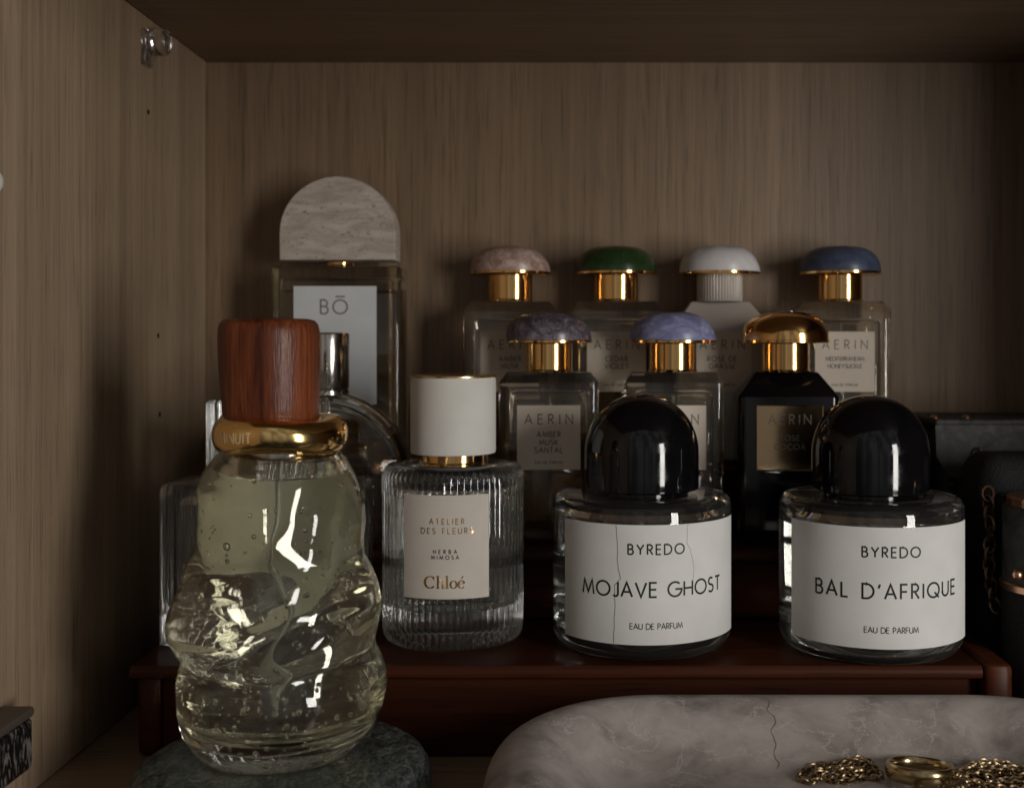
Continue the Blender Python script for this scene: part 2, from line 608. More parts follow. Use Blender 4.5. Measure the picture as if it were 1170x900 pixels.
# ------------------------------------------------------------------ the setting: an open wooden cupboard
XL, XR, YB, YF, ZC = -0.1914, 0.381, 0.587, 0.205, 0.3020
T_ = 0.018
struct("floor", bar(bmesh.new(), XL - T_, XR + T_, 0.30, YB, -T_, 0.0, 0.0008), "veneer_flat")
struct("ceiling", bar(bmesh.new(), XL + 0.0005, XR - 0.0005, YF + 0.06, YB - 0.0005, ZC, ZC + T_, 0.0008), "veneer_flat")
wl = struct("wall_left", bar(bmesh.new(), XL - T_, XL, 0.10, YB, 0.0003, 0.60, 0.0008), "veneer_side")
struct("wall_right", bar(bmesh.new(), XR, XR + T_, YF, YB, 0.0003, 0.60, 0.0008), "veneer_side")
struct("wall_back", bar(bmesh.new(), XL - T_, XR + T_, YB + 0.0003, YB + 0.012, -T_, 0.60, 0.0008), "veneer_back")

# small drilled holes in the left wall, their inner shade painted as dark discs
for (y, z) in ((0.507, 0.2605), (0.519, 0.161), (0.521, 0.125)):
    bm = bmesh.new()
    loft(bm, [[(XL + x, y + a, z + b) for a, b in circle(0.0012, 16)][::-1] for x in (-0.001, 0.0002)])
    bmesh.ops.recalc_face_normals(bm, faces=bm.faces)
    o = put("peg_hole", bm, "hole_shade", wl)

# clear shelf support and the white plug
t = thing("shelf_support", "clear plastic shelf peg screwed to the left wall under the upper shelf", "shelf support", (XL, 0.5025, 0.2870))
t.scale = (0.85, 0.85, 0.85)
bm = bmesh.new()
bar(bm, 0.0002, 0.0028, -0.0055, 0.0055, -0.0085, 0.0100, 0.0007)
put("plate", bm, "clear_plastic", t)
bm = bmesh.new()
loft(bm, [[(x, a, 0.004 + b) for a, b in circle(r, 28)] for r, x in ((0.004, 0.0027), (0.004, 0.004), (0.0066, 0.0046), (0.0072, 0.0062), (0.0072, 0.0105), (0.0062, 0.0122), (0.003, 0.0130))])
bmesh.ops.recalc_face_normals(bm, faces=bm.faces)
put("peg", bm, "clear_plastic", t)
bm = bmesh.new()
lathe(bm, [(0.0034, 0), (0.0034, 0.0006), (0.0026, 0.0013), (0.001, 0.0016)], 24)
o = put("hole_plug", bm, "white_plastic")
o.location = (XL + 0.0002, 0.374, 0.211)
o.rotation_euler = (0, PI / 2, 0)
tag(o, "small white plug in the left wall near the edge of the picture", "plug")

# ------------------------------------------------------------------ three-step riser
RX0, RX1 = -0.1687, 0.1637
STEPS = [(0.428, 0.500, 0.0361), (0.497, 0.548, 0.0669), (0.545, 0.5865, 0.1004)]
t = thing("display_riser", "dark red mahogany three-step riser carrying the perfume bottles", "riser", (0, 0.434, 0))
OFF = Vector((0, 0.434, 0))


def rel(bm, off=OFF):
    for v in bm.verts:
        v.co -= off
    return bm


for k, (ya, yb, z) in enumerate(STEPS):
    x1 = RX1 - 0.0112 if k == 0 else RX1
    bm = bmesh.new()
    # bull-nosed tread
    prof = [(ya + 0.0022, z - 0.0052), (ya + 0.0006, z - 0.0044), (ya, z - 0.0028), (ya + 0.0004, z - 0.0012), (ya + 0.0016, z), (yb - 0.0005, z), (yb, z - 0.0006), (yb, z - 0.0052)]
    loft(bm, [[(x, y, zz) for y, zz in prof] for x in (RX0, x1)])
    bmesh.ops.recalc_face_normals(bm, faces=bm.faces)
    put("tread", rel(bm), "mahogany", t)
    z0 = 0.0004 if k == 0 else STEPS[k - 1][2] + 0.0002
    bm = bmesh.new()
    bar(bm, RX0 + 0.0105, RX1 - 0.0115, ya + 0.006, ya + 0.011, z0, z - 0.0054, 0.0005)
    put("riser_panel", rel(bm), "mahogany_matt", t)
for xa, xb, ztop, ye in ((RX0 + 0.0004, RX0 + 0.0100, 0.0306, 0.4335), (RX1 - 0.0108, RX1, 0.0372, 0.4262)):
    bm = bmesh.new()
    bar(bm, xa, xb, ye, 0.4965, 0.0004, ztop, 0.0022)
    put("side_panel", rel(bm), "mahogany", t)


# ------------------------------------------------------------------ bottles
def put_write(parent, lines, place, m):
    bm = bmesh.new()
    for ln in lines:
        write(bm, ln[0], place, **ln[1])
    return put("lettering", bm, m, parent)


def byredo(name, label, loc, a_label, a_text, text, width, level, vtext, cracks=False):
    t = thing(name, label, "perfume bottle", loc, 0, "round bottles with black dome stoppers")
    R = 0.0364
    bm = bmesh.new()
    lathe(bm, [(0.0305, 0), (0.0330, 0.0006), (0.0348, 0.0022), (0.0359, 0.0048), (0.0364, 0.0085), (0.0364, 0.0560), (0.0361, 0.0578), (0.0352, 0.0594), (0.0338, 0.0603), (0.0315, 0.0606)], 96)
    lathe(bm, [(0.0250, 0.0085), (0.0295, 0.0090), (0.0318, 0.0105), (0.0328, 0.013), (0.0330, 0.0500), (0.0322, 0.0535), (0.0300, 0.0553), (0.0200, 0.0560)], 96, flip=True)
    put("bottle", bm, "glass", t)
    bm = bmesh.new()
    lathe(bm, [(0.0250, 0.0083), (0.0296, 0.0088), (0.0320, 0.0104), (0.0330, 0.013), (0.0332, level - 0.0006), (0.0326, level)], 96)
    put("perfume", bm, "perfume_clear", t)
    bm = bmesh.new()
    tube(bm, [(0, 0.001, 0.0095), (0.0006, 0.0, 0.030), (0, 0, 0.0555)], 0.0011, 8)
    put("dip_tube", bm, "tube", t)
    # neck disc and dome stopper
    bm = bmesh.new()
    lathe(bm, [(0.0190, 0.0606), (0.0190, 0.0622)], 64)
    put("collar", bm, "black_lacquer", t)
    bm = bmesh.new()
    pr = [(0.0216, 0.0620), (0.0226, 0.0622), (0.0231, 0.0628)]
    pr += [(0.0233, 0.066 + 0.0033 * k) for k in range(4)]
    for k in range(1, 20):
        q = math.radians(90 * k / 20)
        pr.append((0.0233 * math.cos(q) ** 0.92, 0.0768 + 0.0236 * math.sin(q)))
    pr.append((0.0004, 0.1004))
    lathe(bm, pr, 96)
    put("stopper", bm, "black_gloss", t)
    bm = bmesh.new()
    al = math.radians(66) * R
    pl = cyl_map(R, math.radians(a_label))
    slab(bm, pl, -al, al, 0.0075, 0.0528, 0.00008, 0.0003, 60)
    lb = put("label", bm, "label_white", t)
    put_write(lb, [("BYREDO", dict(uc=0, vc=0.0436, h=0.0037, width=0.0216, weight=0.16, lift=0.00036)),
                   (text, dict(uc=0, vc=vtext, h=0.0054, width=width, weight=0.14, lift=0.00036)),
                   ("EAU DE PARFUM", dict(uc=0, vc=0.0146, h=0.0021, width=0.0202, weight=0.15, lift=0.00036))],
              cyl_map(R, math.radians(a_text)), "ink")
    if cracks:
        pt = cyl_map(R, math.radians(a_text))
        rnd = random.Random(5)
        for base, w in (([(-0.0155, 0.0527), (-0.0150, 0.044), (-0.0147, 0.036), (-0.0136, 0.0325), (-0.0158, 0.030), (-0.0160, 0.020), (-0.0164, 0.0078)], 0.00022),
                        ([(0.0125, 0.0527), (0.0120, 0.046), (0.0140, 0.041), (0.0152, 0.036), (0.0146, 0.031)], 0.00012)):
            pts = []
            for p, q in zip(base, base[1:]):
                for k in range(4):
                    f = k / 4
                    pts.append((p[0] + (q[0] - p[0]) * f + rnd.uniform(-1, 1) * 0.00018, p[1] + (q[1] - p[1]) * f))
            pts.append(base[-1])
            bm = bmesh.new()
            ribbon(bm, pts, w, pt, 0.00034)
            put("label_crack", bm, "ink_brown", lb)
    return t


byredo("perfume_bottle", "round clear bottle with black dome stopper and cracked white label reading MOJAVE GHOST", (0.0262, 0.466, 0.0363), 8.0, 5.8, "MOJAVE GHOST", 0.0592, 0.0375, 0.0284, True)
byredo("perfume_bottle", "round clear bottle with black dome stopper, its white label reading BAL D'AFRIQUE", (0.1182, 0.460, 0.0363), -2.8, -1.8, "BAL D'AFRIQUE", 0.0578, 0.0505, 0.0290)

# ---- ribbed bottle with white cap
t = thing("perfume_bottle", "clear ribbed round bottle with tall cream cap and small rectangular label", "perfume bottle", (-0.0518, 0.474, 0.0363))
R = 0.0290


def rib(a, z):
    e = min(1.0, max(0.0, (z - 0.001) / 0.003), max(0.0, (0.0711 - z) / 0.003))
    return 1 + 0.016 * e * (abs(math.sin(32 * a)) - 0.5)


bm = bmesh.new()
lathe(bm, [(0.0262, 0), (0.0278, 0.0008), (0.0287, 0.0026)] + [(R, 0.006 + 0.0077 * k) for k in range(8)] + [(R, 0.0651), (0.0288, 0.0681), (0.0279, 0.0704), (0.0262, 0.0716), (0.0220, 0.0722), (0.0160, 0.0724)], 512, mod=rib)
lathe(bm, [(0.0200, 0.0145), (0.0226, 0.0150), (0.0236, 0.0170), (0.0238, 0.0600), (0.0228, 0.0628), (0.0200, 0.0641), (0.0120, 0.0645)], 96, flip=True)
put("bottle", bm, "glass", t)
bm = bmesh.new()
lathe(bm, [(0.0200, 0.0143), (0.0227, 0.0148), (0.0238, 0.0170), (0.0240, 0.0595), (0.0236, 0.0600)], 96)
put("perfume", bm, "perfume_clear", t)
bm = bmesh.new()
tube(bm, [(0, 0.001, 0.0155), (0.0005, 0.0, 0.040), (0, 0, 0.0643)], 0.0011, 8)
put("dip_tube", bm, "tube", t)
bm = bmesh.new()
lathe(bm, [(0.0142, 0.0724), (0.0147, 0.0727), (0.0147, 0.0757), (0.0142, 0.0760)], 64)
put("collar", bm, "gold", t)
bm = bmesh.new()
lathe(bm, [(0.0172, 0.0759), (0.0176, 0.0762), (0.0177, 0.0772), (0.0177, 0.1060), (0.0174, 0.1071)], 80)
cp = put("cap", bm, "cap_paper", t)
bm = bmesh.new()
lathe(bm, [(0.0176, 0.1071), (0.0179, 0.1073), (0.0179, 0.1079), (0.0173, 0.1082)], 80)
put("cap_rim", bm, "pale_gold", cp)
pl = cyl_map(R * 1.01, 0.0)
bm = bmesh.new()
hw = math.radians(34.5) * R
slab(bm, pl, -hw, hw, 0.0215, 0.0620, 0.0001, 0.0005, 30)
lb = put("label", bm, "label_cream", t)
put_write(lb, [("ATELIER", dict(uc=0.0006, vc=0.0518, h=0.0021, width=0.0135, weight=0.15, lift=0.00056)),
               ("DES FLEURS", dict(uc=0.0006, vc=0.0481, h=0.0021, width=0.0202, weight=0.15, lift=0.00056))], pl, "gold")
put_write(lb, [("HERBA", dict(uc=0.0, vc=0.0400, h=0.0014, width=0.0091, weight=0.20, lift=0.00056)),
               ("MIMOSA", dict(uc=0.0, vc=0.0378, h=0.0014, width=0.0106, weight=0.20, lift=0.00056))], pl, "ink")
# serif wordmark, drawn with thick and thin strokes
bm = bmesh.new()
SX, V0, U0 = 0.0049, 0.0256, -0.0082


def st(pts, w, k):
    ribbon(bm, [(U0 + x * SX, V0 + y * SX) for x, y in pts], [q * SX for q in w] if isinstance(w, list) else w * SX, pl, 0.00056 + 4e-6 * (k % 6))


def thickarc(cx, cy, rx, ry, a0, a1, lo, hi, n=22):
    p = arc(cx, cy, rx, ry, a0, a1, n)
    w = [lo + (hi - lo) * abs(math.cos(math.radians(a0 + (a1 - a0) * k / n))) ** 1.3 for k in range(n + 1)]
    return p, w


p, w = thickarc(0.48, 0.5, 0.42, 0.46, 42, 318, 0.07, 0.21)
st(p, w, 0)
st([(0.80, 0.66), (0.80, 0.98)], 0.07, 1)
X = 1.02
st([(X + 0.10, 0), (X + 0.10, 1.04)], 0.16, 2)
st([(X - 0.04, 0.03), (X + 0.24, 0.03)], 0.06, 3)
st([(X - 0.04, 1.01), (X + 0.10, 1.01)], 0.06, 4)
p = [(X + 0.12, 0.42)] + arc(X + 0.30, 0.42, 0.16, 0.20, 150, 0, 10) + [(X + 0.46, 0.0)]
st(p, [0.06] + [0.07 + 0.008 * k for k in range(11)] + [0.16], 5)
st([(X + 0.34, 0.03), (X + 0.60, 0.03)], 0.06, 1)
X = 1.74
st([(X + 0.10, 0), (X + 0.10, 1.04)], 0.16, 2)
st([(X - 0.04, 0.03), (X + 0.24, 0.03)], 0.06, 3)
st([(X - 0.04, 1.01), (X + 0.10, 1.01)], 0.06, 4)
X = 2.06
p, w = thickarc(X + 0.28, 0.32, 0.24, 0.30, 0, 360, 0.06, 0.17, 28)
st(p[:-1] + [p[0]], w[:-1], 5)
X = 2.68
p, w = thickarc(X + 0.28, 0.32, 0.24, 0.30, 20, 320, 0.06, 0.17, 24)
st(p, w, 1)
st([(X + 0.06, 0.36), (X + 0.52, 0.40)], 0.06, 2)
st([(X + 0.24, 0.74), (X + 0.42, 0.98)], [0.05, 0.13], 3)
put("lettering", bm, "gold", lb)


# ---- slim square-shouldered bottles with pebble stoppers
def slim(name, label, loc, cap_m, body="glass", lines=None, ink="ink_brown", lab="label_grey", neck_m="gold", perfume="perfume_amber", shoulder=0.0034, rz=0.0, w=0.0456, seed=1, level=0.044, lw=0.0285):
    t = thing(name, label, "perfume bottle", loc, rz, "slim bottles with pebble stoppers")
    hx, hy, h = w / 2, 0.0125, 0.0774
    bm = bmesh.new()
    box_loft(bm, hx, hy, 0.0035, [(0.0025, 0), (0.0006, 0.0006), (0, 0.0022), (0, h - shoulder * 1.25 - 0.001), (0.0003, h - shoulder * 1.25), (shoulder * 0.93, h - 0.0010), (shoulder, h - 0.0003), (shoulder + 0.001, h)])
    if body == "glass":
        box_loft(bm, hx - 0.0048, hy - 0.0036, 0.003, [(0.0016, 0.0085), (0.0004, 0.0092), (0, 0.0105), (0, h - 0.0115), (0.0010, h - 0.0098), (0.0035, h - 0.0090)], flip=True)
    put("bottle", bm, {"glass": "glass_warm", "black": "black_lacquer", "white": "white_lacquer"}[body], t)
    if body == "glass":
        bm = bmesh.new()
        box_loft(bm, hx - 0.0046, hy - 0.0034, 0.003, [(0.0016, 0.0083), (0.0004, 0.0090), (0, 0.0103), (0, level - 0.0004), (0.0006, level)])
        put("perfume", bm, perfume, t)
        bm = bmesh.new()
        tube(bm, [(0, 0.002, 0.010), (0.0004, 0.002, 0.04), (0, 0.002, h - 0.0095)], 0.0010, 6)
        put("dip_tube", bm, "tube", t)
    # neck sleeve
    bm = bmesh.new()
    if neck_m == "white_lacquer":
        lathe(bm, [(0.0108, h), (0.0110, h + 0.0004), (0.0110, h + 0.0128), (0.0106, h + 0.0132)], 288, mod=lambda a, z: 1 + 0.018 * math.sin(48 * a))
    else:
        lathe(bm, [(0.0112, h), (0.0113, h + 0.0006), (0.0109, h + 0.0011), (0.0109, h + 0.0128), (0.0106, h + 0.0132)], 64)
    put("neck", bm, neck_m, t)
    bm = bmesh.new()
    lathe(bm, [(0.0195, h + 0.0131), (0.0200, h + 0.0134), (0.0200, h + 0.0143), (0.0196, h + 0.0147)], 72)
    put("stopper_rim", bm, "gold", t)
    # pebble
    bm = bmesh.new()
    rnd = random.Random(seed)
    ph, tilt = rnd.uniform(0, 6.28), rnd.uniform(-0.03, 0.03)
    rings = []
    for j in range(13):
        q = math.radians(88 * j / 12)
        r, z = 0.0199 * math.cos(q) ** 0.62, 0.0128 * math.sin(q) ** 0.9
        ring = []
        for k in range(72):
            a = 2 * PI * k / 72
            rr = r * (1 + (0.018 * math.cos(2 * a + ph) + 0.012 * math.cos(3 * a - ph)) * min(1.0, j / 3))
            x, y = rr * math.cos(a), rr * math.sin(a)
            zz = z + (tilt * x + 0.0005 * mnoise.noise(Vector((x * 120, y * 120, seed)))) * math.sin(q)
            ring.append((x - 0.0008 * math.sin(q), y, h + 0.0145 + zz))
        rings.append(ring)
    loft(bm, rings)
    put("stopper", bm, cap_m, t)
    pl = flat_map(-hy)
    bm = bmesh.new()
    slab(bm, pl, -lw / 2, lw / 2, 0.0335, 0.0625, 0.00005, 0.0005, 2)
    lb = put("label", bm, lab, t)
    if lines:
        put_write(lb, lines, pl, ink)
    return t, lb


def aer(lines, tail=True, wide=0.0215):
    out = [("AERIN", dict(uc=0, vc=0.0563, h=0.0042, width=wide, weight=0.11, lift=0.00056))]
    v = 0.0494
    for s in lines:
        hh = 0.0024 if len(s) < 9 else 0.0019
        out.append((s, dict(uc=0, vc=v, h=hh, track=0.30 if len(s) < 9 else 0.16, weight=0.16, lift=0.00056)))
        v -= 0.0035
    if tail:
        out.append(("EAU DE PARFUM", dict(uc=0, vc=0.0368, h=0.0011, track=0.3, weight=0.18, lift=0.00056)))
    return out


Z2, Z3 = 0.0671, 0.1006
slim("perfume_bottle", "clear slim bottle topped by a dark plum marbled stopper, labelled AMBER MUSK SANTAL", (-0.0133, 0.526, Z2), "plum_stone", lab="label_front", lines=aer(["AMBER", "MUSK", "SANTAL"]), seed=3, rz=0.02, level=0.050)
slim("perfume_bottle", "clear slim bottle with lilac blue stopper, behind the cracked-label bottle's black dome", (0.0440, 0.526, Z2), "lilac_stone", lab="label_front", lines=aer(["LILAC", "PATH"]), seed=5, rz=-0.03, level=0.041)
t, lb = slim("perfume_bottle", "glossy black slim bottle with domed gold stopper and bronze plate", (0.0957, 0.524, Z2), "gold", "black", lines=aer([], False, 0.0190), ink="ink_silver", lab="bronze_mirror", shoulder=0.0085, seed=8, rz=-0.035, lw=0.0298)
put_write(lb, [("ROSE", dict(uc=0, vc=0.0480, h=0.0024, track=0.35, weight=0.15, lift=0.00056)),
               ("COCOA", dict(uc=0, vc=0.0440, h=0.0024, track=0.35, weight=0.15, lift=0.00056))], flat_map(-0.0125), "ink_silver")
bm = bmesh.new()
pf = flat_map(-0.0125)
for a, b in (((-0.0149, 0.0335), (0.0149, 0.0335)), ((0.0149, 0.0335), (0.0149, 0.0625)), ((0.0149, 0.0625), (-0.0149, 0.0625)), ((-0.0149, 0.0625), (-0.0149, 0.0335))):
    tube(bm, [pf(a[0], a[1], 0.0005), pf(b[0], b[1], 0.0005)], 0.00028, 6)
put("label_frame", bm, "pale_gold", lb)
slim("perfume_bottle", "clear slim bottle with mottled rose brown stopper, leftmost of the back row", (-0.0332, 0.5625, Z3), "rose_stone", lines=aer(["AMBER", "MUSK"]), seed=11, rz=0.04, level=0.038)
slim("perfume_bottle", "clear slim bottle with dark green stopper in the back row", (0.0190, 0.5625, Z3), "green_stone", lines=aer(["CEDAR", "VIOLET"]), seed=14, rz=-0.02, level=0.055)
slim("perfume_bottle", "opaque white slim bottle with white stopper and ribbed white neck", (0.0702, 0.5625, Z3), "white_stone", "white", lines=aer(["ROSE DE", "GRASSE"]), neck_m="white_lacquer", lab="label_grey", shoulder=0.0085, seed=17, rz=-0.03)
slim("perfume_bottle", "clear slim bottle with navy blue stopper, its label reading MEDITERRANEAN HONEYSUCKLE", (0.1297, 0.5625, Z3), "navy_stone", lines=aer(["MEDITERRANEAN", "HONEYSUCKLE"]), perfume="perfume_clear", seed=21, rz=-0.05, level=0.047)

# ---- flat bottle with arched travertine stopper
t = thing("perfume_bottle", "tall rectangular bottle with arched travertine stopper and pale label at the back left", "perfume bottle", (-0.1172, 0.5625, Z3))
t.scale = (1, 1, 0.98)
bm = bmesh.new()
box_loft(bm, 0.0318, 0.0125, 0.003, [(0.002, 0), (0.0005, 0.0006), (0, 0.002), (0, 0.0945), (0.0006, 0.0957), (0.002, 0.0962)])
box_loft(bm, 0.0275, 0.0092, 0.002, [(0.0015, 0.007), (0.0004, 0.0075), (0, 0.009), (0, 0.0880), (0.0006, 0.0892), (0.002, 0.0897)], flip=True)
put("bottle", bm, "glass_warm", t)
bm = bmesh.new()
box_loft(bm, 0.0277, 0.0094, 0.002, [(0.0015, 0.0068), (0.0004, 0.0073), (0, 0.009), (0, 0.0840), (0.0006, 0.0845)])
put("perfume", bm, "perfume_olive", t)
bm = bmesh.new()
lathe(bm, [(0.0068, 0.0962), (0.0070, 0.0965), (0.0070, 0.0984), (0.0066, 0.0987)], 40)
put("collar", bm, "gold", t)
bm = bmesh.new()
out = [(-0.0284, 0.0992), (0.0284, 0.0992)] + [(0.0285 * math.cos(math.radians(a)), 0.1125 + 0.0287 * math.sin(math.radians(a))) for a in range(0, 181, 6)]
cx, cz = 0.0, 0.118
rings = []
for s, y in ((0.975, -0.0085), (0.992, -0.0080), (1.0, -0.0070), (1.0, 0.0070), (0.992, 0.0080), (0.975, 0.0085)):
    rings.append([(cx + (x - cx) * s, y, cz + (z - cz) * s) for x, z in out])
loft(bm, rings)
bmesh.ops.recalc_face_normals(bm, faces=bm.faces)
put("stopper", bm, "travertine", t)
pl = flat_map(-0.0125)
bm = bmesh.new()
slab(bm, pl, -0.0200, 0.0200, 0.0280, 0.0862, 0.00005, 0.0005, 2)
lb = put("label", bm, "label_cool", t)
bm = bmesh.new()
write(bm, "BŌ", pl, -0.0005, 0.0760, 0.0068, width=0.0128, weight=0.13, lift=0.00056)
put("lettering", bm, "ink_grey", lb)

# ---- moon-shaped bottle with chrome cap
t = thing("perfume_bottle", "round moon-shaped bottle of dark amber perfume with a chrome cap", "perfume bottle", (-0.1150, 0.5215, Z2))


def moon(bm, r, hy, zc, z0, flip=False):
    out = []
    n = 72
    for k in range(n):
        a = 2 * PI * k / n - PI / 2
        out.append((r * math.cos(a), max(zc + r * math.sin(a), z0)))
    rings = []
    for f, y in ((0.93, -hy), (0.97, -hy * 0.93), (1.0, -hy * 0.7), (1.0, hy * 0.7), (0.97, hy * 0.93), (0.93, hy)):
        rings.append([(x * f, y, max(zc + (z - zc) * f, z0)) for x, z in out])
    b2 = bmesh.new()
    loft(b2, rings)
    bmesh.ops.recalc_face_normals(b2, faces=b2.faces)
    if flip:
        bmesh.ops.reverse_faces(b2, faces=b2.faces)
    me = bpy.data.meshes.new("tmp")
    b2.to_mesh(me)
    b2.free()
    bm.from_mesh(me)
    bpy.data.meshes.remove(me)


bm = bmesh.new()
moon(bm, 0.0385, 0.0130, 0.0290, 0.0)
moon(bm, 0.0335, 0.0095, 0.0290, 0.005, True)
put("bottle", bm, "glass_warm", t)
bm = bmesh.new()
out = []
for k in range(72):
    a = 2 * PI * k / 72 - PI / 2
    out.append((0.0336 * math.cos(a), min(max(0.029 + 0.0336 * math.sin(a), 0.0049), 0.048)))
loft(bm, [[(x, y, z) for x, z in out] for y in (-0.0096, 0.0096)])
bmesh.ops.recalc_face_normals(bm, faces=bm.faces)
put("perfume", bm, "perfume_amber", t)
bm = bmesh.new()
tube(bm, [(0.0390 * math.cos(math.radians(a)), -0.0085, 0.0290 + 0.0390 * math.sin(math.radians(a))) for a in range(38, 80, 3)], 0.0013, 8)
put("rim_band", bm, "chrome", t)
bm = bmesh.new()
lathe(bm, [(0.0098, 0.0664), (0.0102, 0.0667), (0.0102, 0.0690), (0.0096, 0.0693), (0.0100, 0.0697), (0.0103, 0.0703), (0.0103, 0.0942), (0.0100, 0.0950), (0.0093, 0.0954)], 56)
put("cap", bm, "chrome", t)

# ---- fluted crystal bottle behind the big one
t = thing("perfume_bottle", "broad square crystal bottle with fluted sides half hidden behind the lumpy bottle", "perfume bottle", (-0.1273, 0.470, 0.0363))


def fluted(bm, hx, hy, prof, flip=False, amp=0.0006, pitch=0.0033):
    rings = []
    nx, ny = 120, 50
    for o, z in prof:
        a, b = hx - o, hy - o
        ring = []
        for k in range(nx):
            x = -a + 2 * a * k / nx
            ring.append((x, -b + amp * abs(math.sin(PI * x / pitch)), z))
        for k in range(ny):
            y = -b + 2 * b * k / ny
            ring.append((a - amp * abs(math.sin(PI * y / pitch)), y, z))
        for k in range(nx):
            x = a - 2 * a * k / nx
            ring.append((x, b - amp * abs(math.sin(PI * x / pitch)), z))
        for k in range(ny):
            y = b - 2 * b * k / ny
            ring.append((-a + amp * abs(math.sin(PI * y / pitch)), y, z))
        rings.append(ring)
    loft(bm, rings, flip=flip)


bm = bmesh.new()
fluted(bm, 0.0401, 0.0150, [(0.0012, 0), (0, 0.001), (0, 0.0625), (0.0008, 0.0645), (0.003, 0.0654)])
box_loft(bm, 0.0340, 0.0105, 0.003, [(0.002, 0.010), (0, 0.012), (0, 0.056), (0.003, 0.059)], flip=True)
put("bottle", bm, "glass", t)
bm = bmesh.new()
box_loft(bm, 0.0342, 0.0107, 0.003, [(0.002, 0.0098), (0, 0.0118), (0, 0.0298), (0.0005, 0.030)])
put("perfume", bm, "perfume_clear", t)
bm = bmesh.new()
lathe(bm, [(0.009, 0.0654), (0.009, 0.0690)], 40)
put("neck", bm, "chrome", t)
bm = bmesh.new()
fluted(bm, 0.0230, 0.0110, [(0.0006, 0.0690), (0, 0.0698), (0, 0.0970), (0.0012, 0.0984)], amp=0.0009, pitch=0.0036)
put("stopper", bm, "glass", t)

# ------------------------------------------------------------------ green marble puck and the big lumpy bottle
PX, PY = -0.0984, 0.380
bm = bmesh.new()
lathe(bm, [(0.0430, 0), (0.0464, 0.0010), (0.0485, 0.0036), (0.0494, 0.0075), (0.0494, 0.0115), (0.0486, 0.0150), (0.0468, 0.0178), (0.0440, 0.0196), (0.0400, 0.0202), (0.02, 0.0203)], 96)
o = put("marble_puck", bm, "green_marble")
o.location = (PX, PY, 0.0003)
tag(o, "round green-black marble stand under the lumpy glass bottle", "stand")

t = thing("perfume_bottle", "lumpy hand-blown bottle of pale green perfume with red wooden cap, on the marble stand", "perfume bottle", (-0.0991, 0.379, 0.0206))
SC = 0.2915e-3
LEFT = [(875, 24), (873, 48), (868, 68), (858, 86), (845, 98), (830, 107), (810, 112), (780, 113.5), (762, 113), (752, 113), (745, 118), (730, 122), (715, 123), (700, 119), (680, 112), (655, 106), (630, 99), (605, 92), (580, 88), (560, 87), (545, 83), (532, 77), (523, 70), (516, 62)]
RIGHT = [(875, 24), (873, 46), (868, 66), (858, 84), (845, 97), (830, 108), (810, 117), (790, 121), (775, 120), (760, 115), (748, 109), (738, 107), (725, 110), (705, 114), (690, 114), (672, 110), (655, 103), (640, 95), (620, 95), (600, 97), (580, 95), (562, 90), (545, 83), (532, 76), (523, 69), (516, 62)]


def interp(tab, y):
    if y >= tab[0][0]:
        return tab[0][1]
    for (a, p), (b, q) in zip(tab, tab[1:]):
        if b <= y <= a:
            return p + (q - p) * (a - y) / (a - b)
    return tab[-1][1]


FOLDS = [  # (polyline in picture units of the front, depth, width)
    ([(212, 622), (262, 638), (308, 634), (330, 616)], -10, 15),
    ([(238, 556), (268, 560), (292, 585), (288, 606)], 8, 22),
    ([(205, 745), (258, 734), (300, 726), (345, 704), (388, 688), (402, 656), (424, 640)], -8, 17),
    ([(196, 758), (260, 755), (330, 757), (440, 746)], -5, 10),
    ([(208, 700), (262, 692), (330, 672), (372, 640), (388, 590)], 8, 24),
    ([(345, 738), (395, 712), (434, 682)], 10, 18),
    ([(415, 560), (400, 600), (405, 635)], -6, 13),
]


def segdist(px, py, a, b):
    ax, ay, bx, by = a[0], a[1], b[0], b[1]
    dx, dy = bx - ax, by - ay
    q = max(0.0, min(1.0, ((px - ax) * dx + (py - ay) * dy) / (dx * dx + dy * dy)))
    return math.hypot(px - ax - q * dx, py - ay - q * dy)


@functools.lru_cache(None)
def lump(a, y, gain=1.0):
    """radius in picture units at angle a (0 = right, -90 deg = front) and height y"""
    l, r = interp(LEFT, y), interp(RIGHT, y)
    c, s = math.cos(a), math.sin(a)
    w = 0.5 + 0.5 * c
    rad = r * w + l * (1 - w)
    front = s < 0
    mx = c if front else -c * 0.9 + 0.1
    yy = y if front else y + 22 * math.cos(2 * a) - 8
    fade = min(1.0, abs(s) * 1.6) * max(0.0, min(1.0, (y - 515) / 25)) * max(0.0, min(1.0, (850 - y) / 30))
    px = 320 + rad * mx
    d = 0.0
    for pts, dep, wid in FOLDS:
        m = min(segdist(px, yy, p, q) for p, q in zip(pts, pts[1:]))
        d += dep * math.exp(-(m / (1.15 * wid)) ** 2)
    d += 2.2 * mnoise.noise(Vector((c * 1.7, s * 1.7, y * 0.014)))
    return rad + d * fade * gain * (0.85 if front else 0.12)


NA = 160
bm = bmesh.new()
rings = []
ys = [874.5 - k * (874.5 - 517) / 120 for k in range(121)]
zof = lambda y: (868 - y) * SC
zs = []
for k, y in enumerate(ys):
    z = max(zof(y), 0) if y < 866 else (874.5 - y) * 0.00018
    zs.append(max(z, zs[-1] + 1e-5) if zs else 0.0)
for y, z in zip(ys, zs):
    rings.append([(lump(2 * PI * k / NA, y) * SC * math.cos(2 * PI * k / NA), lump(2 * PI * k / NA, y) * SC * math.sin(2 * PI * k / NA), z) for k in range(NA)])
loft(bm, rings)
irings = []


